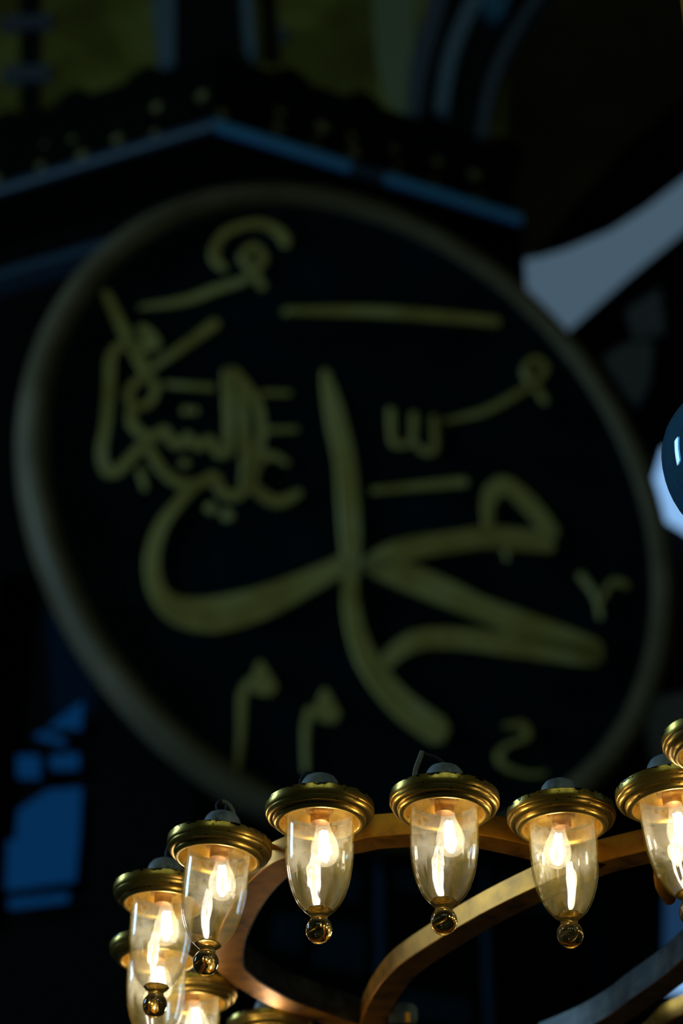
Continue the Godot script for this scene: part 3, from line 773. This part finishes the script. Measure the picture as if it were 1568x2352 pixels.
func chandelier() -> void:
	var y := 1.6 + 1.53
	var brass := mat("aged bar brass", Color(1, 1, 1), 0.36, 0.7)
	brass.albedo_texture = noise_tex(41, 0.009, [[0.0, Color(0.44, 0.28, 0.06)], [0.3, Color(0.70, 0.44, 0.08)], [0.6, Color(0.82, 0.52, 0.11)], [1.0, Color(0.88, 0.59, 0.15)]])
	brass.uv1_triplanar = true
	brass.uv1_scale = Vector3(2.5, 2.5, 2.5)
	var o := base("chandelier_frame", Transform3D(Basis.IDENTITY, Vector3(0.15, y, -3.9)))
	tag(o, "brass chandelier frame of curved flat bars that carries the glass lamps", "chandelier")
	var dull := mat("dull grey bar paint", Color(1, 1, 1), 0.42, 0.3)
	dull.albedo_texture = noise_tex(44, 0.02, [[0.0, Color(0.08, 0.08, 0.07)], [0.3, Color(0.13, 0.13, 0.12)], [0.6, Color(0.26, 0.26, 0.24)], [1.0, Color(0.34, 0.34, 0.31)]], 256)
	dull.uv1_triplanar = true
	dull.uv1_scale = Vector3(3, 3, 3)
	# profile across the bar: 0 is the outer lower edge, the inner cheek stands higher
	var prof := [Vector2(0.0, 0.0015), Vector2(0.0015, 0.0), Vector2(0.0545, 0.0), Vector2(0.056, 0.0015), Vector2(0.056, 0.057), Vector2(0.0545, 0.0585), Vector2(0.0015, 0.0435), Vector2(0.0, 0.042)]
	var prof_in := []
	for p in prof:
		prof_in.append(Vector2(p.x, 0.0585 if p.y > 0.02 and p.x < 0.03 and p.x > 0.001 else (0.057 if p.y > 0.02 and p.x < 0.03 else p.y)))
	var shift := Vector3(-0.15, -y, 3.9)
	for b in [[[Vector2(0.476, -3.638), Vector2(0.398, -3.593), Vector2(0.325, -3.549), Vector2(0.237, -3.507), Vector2(0.163, -3.500), Vector2(0.112, -3.507), Vector2(0.050, -3.518), Vector2(0.021, -3.533), Vector2(-0.038, -3.562), Vector2(-0.103, -3.614), Vector2(-0.144, -3.668), Vector2(-0.183, -3.760), Vector2(-0.216, -3.878), Vector2(-0.242, -4.014), Vector2(-0.251, -4.160), Vector2(-0.232, -4.232), Vector2(-0.211, -4.283), Vector2(-0.153, -4.383), Vector2(-0.069, -4.476), Vector2(0.015, -4.560)], 1.0, prof], [[Vector2(0.027, -4.641), Vector2(0.041, -4.484), Vector2(0.064, -4.327), Vector2(0.105, -4.174), Vector2(0.183, -4.016), Vector2(0.264, -3.876), Vector2(0.349, -3.754), Vector2(0.406, -3.684), Vector2(0.456, -3.632), Vector2(0.530, -3.583), Vector2(0.599, -3.551), Vector2(0.681, -3.522), Vector2(0.772, -3.522)], -1.0, prof], [[Vector2(0.748, -3.856), Vector2(0.710, -3.991), Vector2(0.675, -4.118), Vector2(0.647, -4.219), Vector2(0.598, -4.351), Vector2(0.565, -4.448), Vector2(0.511, -4.560), Vector2(0.435, -4.671)], 1.0, prof_in], [[Vector2(0.629, -4.701), Vector2(0.659, -4.627), Vector2(0.683, -4.509), Vector2(0.718, -4.443), Vector2(0.772, -4.362), Vector2(0.854, -4.309)], -1.0, prof]]:
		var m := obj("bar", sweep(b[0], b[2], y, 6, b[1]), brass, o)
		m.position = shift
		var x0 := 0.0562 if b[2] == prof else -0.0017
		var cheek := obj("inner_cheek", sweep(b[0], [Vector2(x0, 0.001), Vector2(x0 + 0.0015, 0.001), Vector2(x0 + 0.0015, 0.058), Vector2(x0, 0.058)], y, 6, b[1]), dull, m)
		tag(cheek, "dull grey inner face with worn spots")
	# lamps, each hung from a short arm of the frame
	var lamp := make_lamp()
	var spots: Array = [Vector3(0.174, -3.376, -1.68), Vector3(-0.037, -3.415, 0.00), Vector3(0.376, -3.436, 0.84), Vector3(-0.214, -3.570, -4.62), Vector3(-0.328, -3.782, -1.68), Vector3(-0.361, -4.072, 0.84), Vector3(-0.307, -4.317, 0.00), Vector3(-0.153, -4.534, 0.00), Vector3(0.550, -3.341, 5.04), Vector3(0.603, -3.137, 3.37)]
	var labels := [
		"glass bell lamp with a torn cable end sticking up beside its cap",
		"upright glass bell lamp with a thin wire loop on its cap",
		"glass bell lamp with plain cap hanging in front of the joint of two bars",
		"tilted glass bell lamp with knotted wire on its cap, where the frame bends",
		"glass bell lamp whose rim is partly covered by the tilted lamp with knotted wire",
		"leftmost and lower glass bell lamp, seen through the lamp hanging before it",
		"glass bell lamp at the lower left, between the leftmost lamp and the curved bar",
		"brass lamp rim showing beneath the far bar at the bottom edge",
		"tilted glass bell lamp at the right edge, below a higher brass rim",
		"topmost brass lamp rim, cut off by the right edge"]
	var runs := [smooth([Vector2(0.476, -3.638), Vector2(0.398, -3.593), Vector2(0.325, -3.549), Vector2(0.237, -3.507), Vector2(0.163, -3.500), Vector2(0.112, -3.507), Vector2(0.050, -3.518), Vector2(0.021, -3.533), Vector2(-0.038, -3.562), Vector2(-0.103, -3.614), Vector2(-0.144, -3.668), Vector2(-0.183, -3.760), Vector2(-0.216, -3.878), Vector2(-0.242, -4.014), Vector2(-0.251, -4.160), Vector2(-0.232, -4.232), Vector2(-0.211, -4.283), Vector2(-0.153, -4.383), Vector2(-0.069, -4.476), Vector2(0.015, -4.560)], 6), smooth([Vector2(0.027, -4.641), Vector2(0.041, -4.484), Vector2(0.064, -4.327), Vector2(0.105, -4.174), Vector2(0.183, -4.016), Vector2(0.264, -3.876), Vector2(0.349, -3.754), Vector2(0.406, -3.684), Vector2(0.456, -3.632), Vector2(0.530, -3.583), Vector2(0.599, -3.551), Vector2(0.681, -3.522), Vector2(0.772, -3.522)], 6)]
	for i in spots.size():
		var q: Vector3 = spots[i]
		var l: Node3D = lamp if i == 0 else lamp.duplicate()
		if i > 0:
			l.name = "pendant_lamp_%03d" % i
			add_child(l, true)
		# swing about the point where the rim hangs, facing the camera
		l.transform = Transform3D(Basis(Vector3(0, 0, 1), deg_to_rad(q.z)) * Basis(Vector3.UP, FACING[i]), Vector3(q.x, 1.6 + 1.545, q.y))
		tag(l, labels[i], "lamp", "glass bell lamps round the chandelier")
		var hung := Vector2(q.x, q.y)
		var best: Vector2 = runs[0][0]
		for run in runs:
			for p in run:
				if p.distance_to(hung) < best.distance_to(hung):
					best = p
		var to := (best - hung).normalized()
		var from := hung + to * 0.035
		best += to * 0.02
		obj("arm", tube([Vector3(from.x, y + 0.034, from.y), Vector3(best.x, y + 0.034, best.y)], 0.0055, 8), brass, o).position = shift
	lamp_wires(spots)
	# hook under the right-hand bar, bracket by the cusp
	obj("hook", tube([Vector3(0.573, 3.130, -3.668), Vector3(0.578, 3.110, -3.691), Vector3(0.597, 3.100, -3.730)], 0.012, 10), brass, o).position = shift
	var clamp_shape := [Vector2(-0.03, -0.02), Vector2(0.026, -0.02), Vector2(0.03, -0.012), Vector2(0.03, 0.012), Vector2(0.022, 0.022), Vector2(-0.004, 0.026), Vector2(-0.022, 0.018), Vector2(-0.03, 0.004)]
	var cl := obj("clamp", slab(clamp_shape, -0.02, 0.02), dull, o)
	cl.position = Vector3(0.130, 3.130, -4.459) + shift
	obj("pin", box_mesh(Vector3(0.004, -0.021, 0.02), Vector3(0.014, 0.0, 0.028)), brass, cl)
	globe()

func lamp_wires(spots: Array) -> void:
	var wire := mat("dark cable", lin(0.03, 0.035, 0.045), 0.6)
	var cloth := mat("frayed cable sleeve", lin(0.34, 0.30, 0.24), 0.9)
	var runs := [
		[0, 0.0028, wire, [Vector3(0.006, 0.05, 0.0), Vector3(-0.008, 0.066, 0.0), Vector3(-0.026, 0.074, 0.0), Vector3(-0.042, 0.077, 0.0)]],
		[0, 0.0046, cloth, [Vector3(-0.038, 0.080, 0.0), Vector3(-0.042, 0.068, 0.0), Vector3(-0.049, 0.046, 0.0), Vector3(-0.051, 0.028, 0.0)]],
		[1, 0.0018, wire, [Vector3(-0.004, 0.052, 0.0), Vector3(-0.012, 0.060, 0.0), Vector3(-0.024, 0.060, 0.0), Vector3(-0.033, 0.048, 0.0), Vector3(-0.034, 0.036, 0.0)]],
		[3, 0.0026, wire, [Vector3(-0.008, 0.050, 0.0), Vector3(-0.014, 0.068, 0.0), Vector3(-0.006, 0.076, 0.004), Vector3(0.004, 0.072, 0.0), Vector3(0.002, 0.056, 0.0)]],
		[3, 0.0038, cloth, [Vector3(-0.004, 0.074, 0.006), Vector3(0.006, 0.070, 0.006), Vector3(0.016, 0.058, 0.006), Vector3(0.020, 0.046, 0.006)]],
		[4, 0.0036, wire, [Vector3(0.002, 0.05, 0.0), Vector3(0.0, 0.066, 0.0), Vector3(0.004, 0.082, 0.0), Vector3(0.014, 0.090, 0.0)]]]
	for w in runs:
		var l := get_node("pendant_lamp" if w[0] == 0 else "pendant_lamp_%03d" % w[0])
		obj("wire", tube(w[3], w[1]), w[2], l).rotation.y = -FACING[w[0]]

func globe() -> void:
	var c: Vector3 = Vector3(0.668, 3.637, -3.077)
	var o := base("globe_lamp", Transform3D(Basis.IDENTITY, c))
	tag(o, "large clear blue-tinted glass globe at the right edge in front of a bright window", "lamp")
	var g := mat("clear globe glass", Color(0.55, 0.82, 0.97, 0.22), 0.0)
	g.refraction_enabled = true
	g.refraction_scale = 0.05
	var pr := []
	for i in 25:
		var a := PI * (0.12 + 0.88 * i / 24.0)
		pr.append(Vector2(0.125 * sin(a), (0.125 if cos(a) > 0.0 else 0.16) * cos(a)))
	for i in range(24, -1, -1):
		var a := PI * (0.12 + 0.88 * i / 24.0)
		pr.append(Vector2(0.118 * sin(a), (0.125 if cos(a) > 0.0 else 0.152) * cos(a)))
	obj("glass", lathe(pr, 64, false, 60.0), g, o)
	var brass := mat("aged bar brass", Color.WHITE, 0.4, 0.85)
	obj("cap", lathe([Vector2(0.05, 0.112), Vector2(0.052, 0.125), Vector2(0.03, 0.15), Vector2(0.012, 0.16), Vector2(0.0, 0.16)], 32), brass, o)
	obj("rod", tube([Vector3(0, 0.15, 0), Vector3(0, 38.0 - c.y, 0)], 0.006, 8), brass, o)
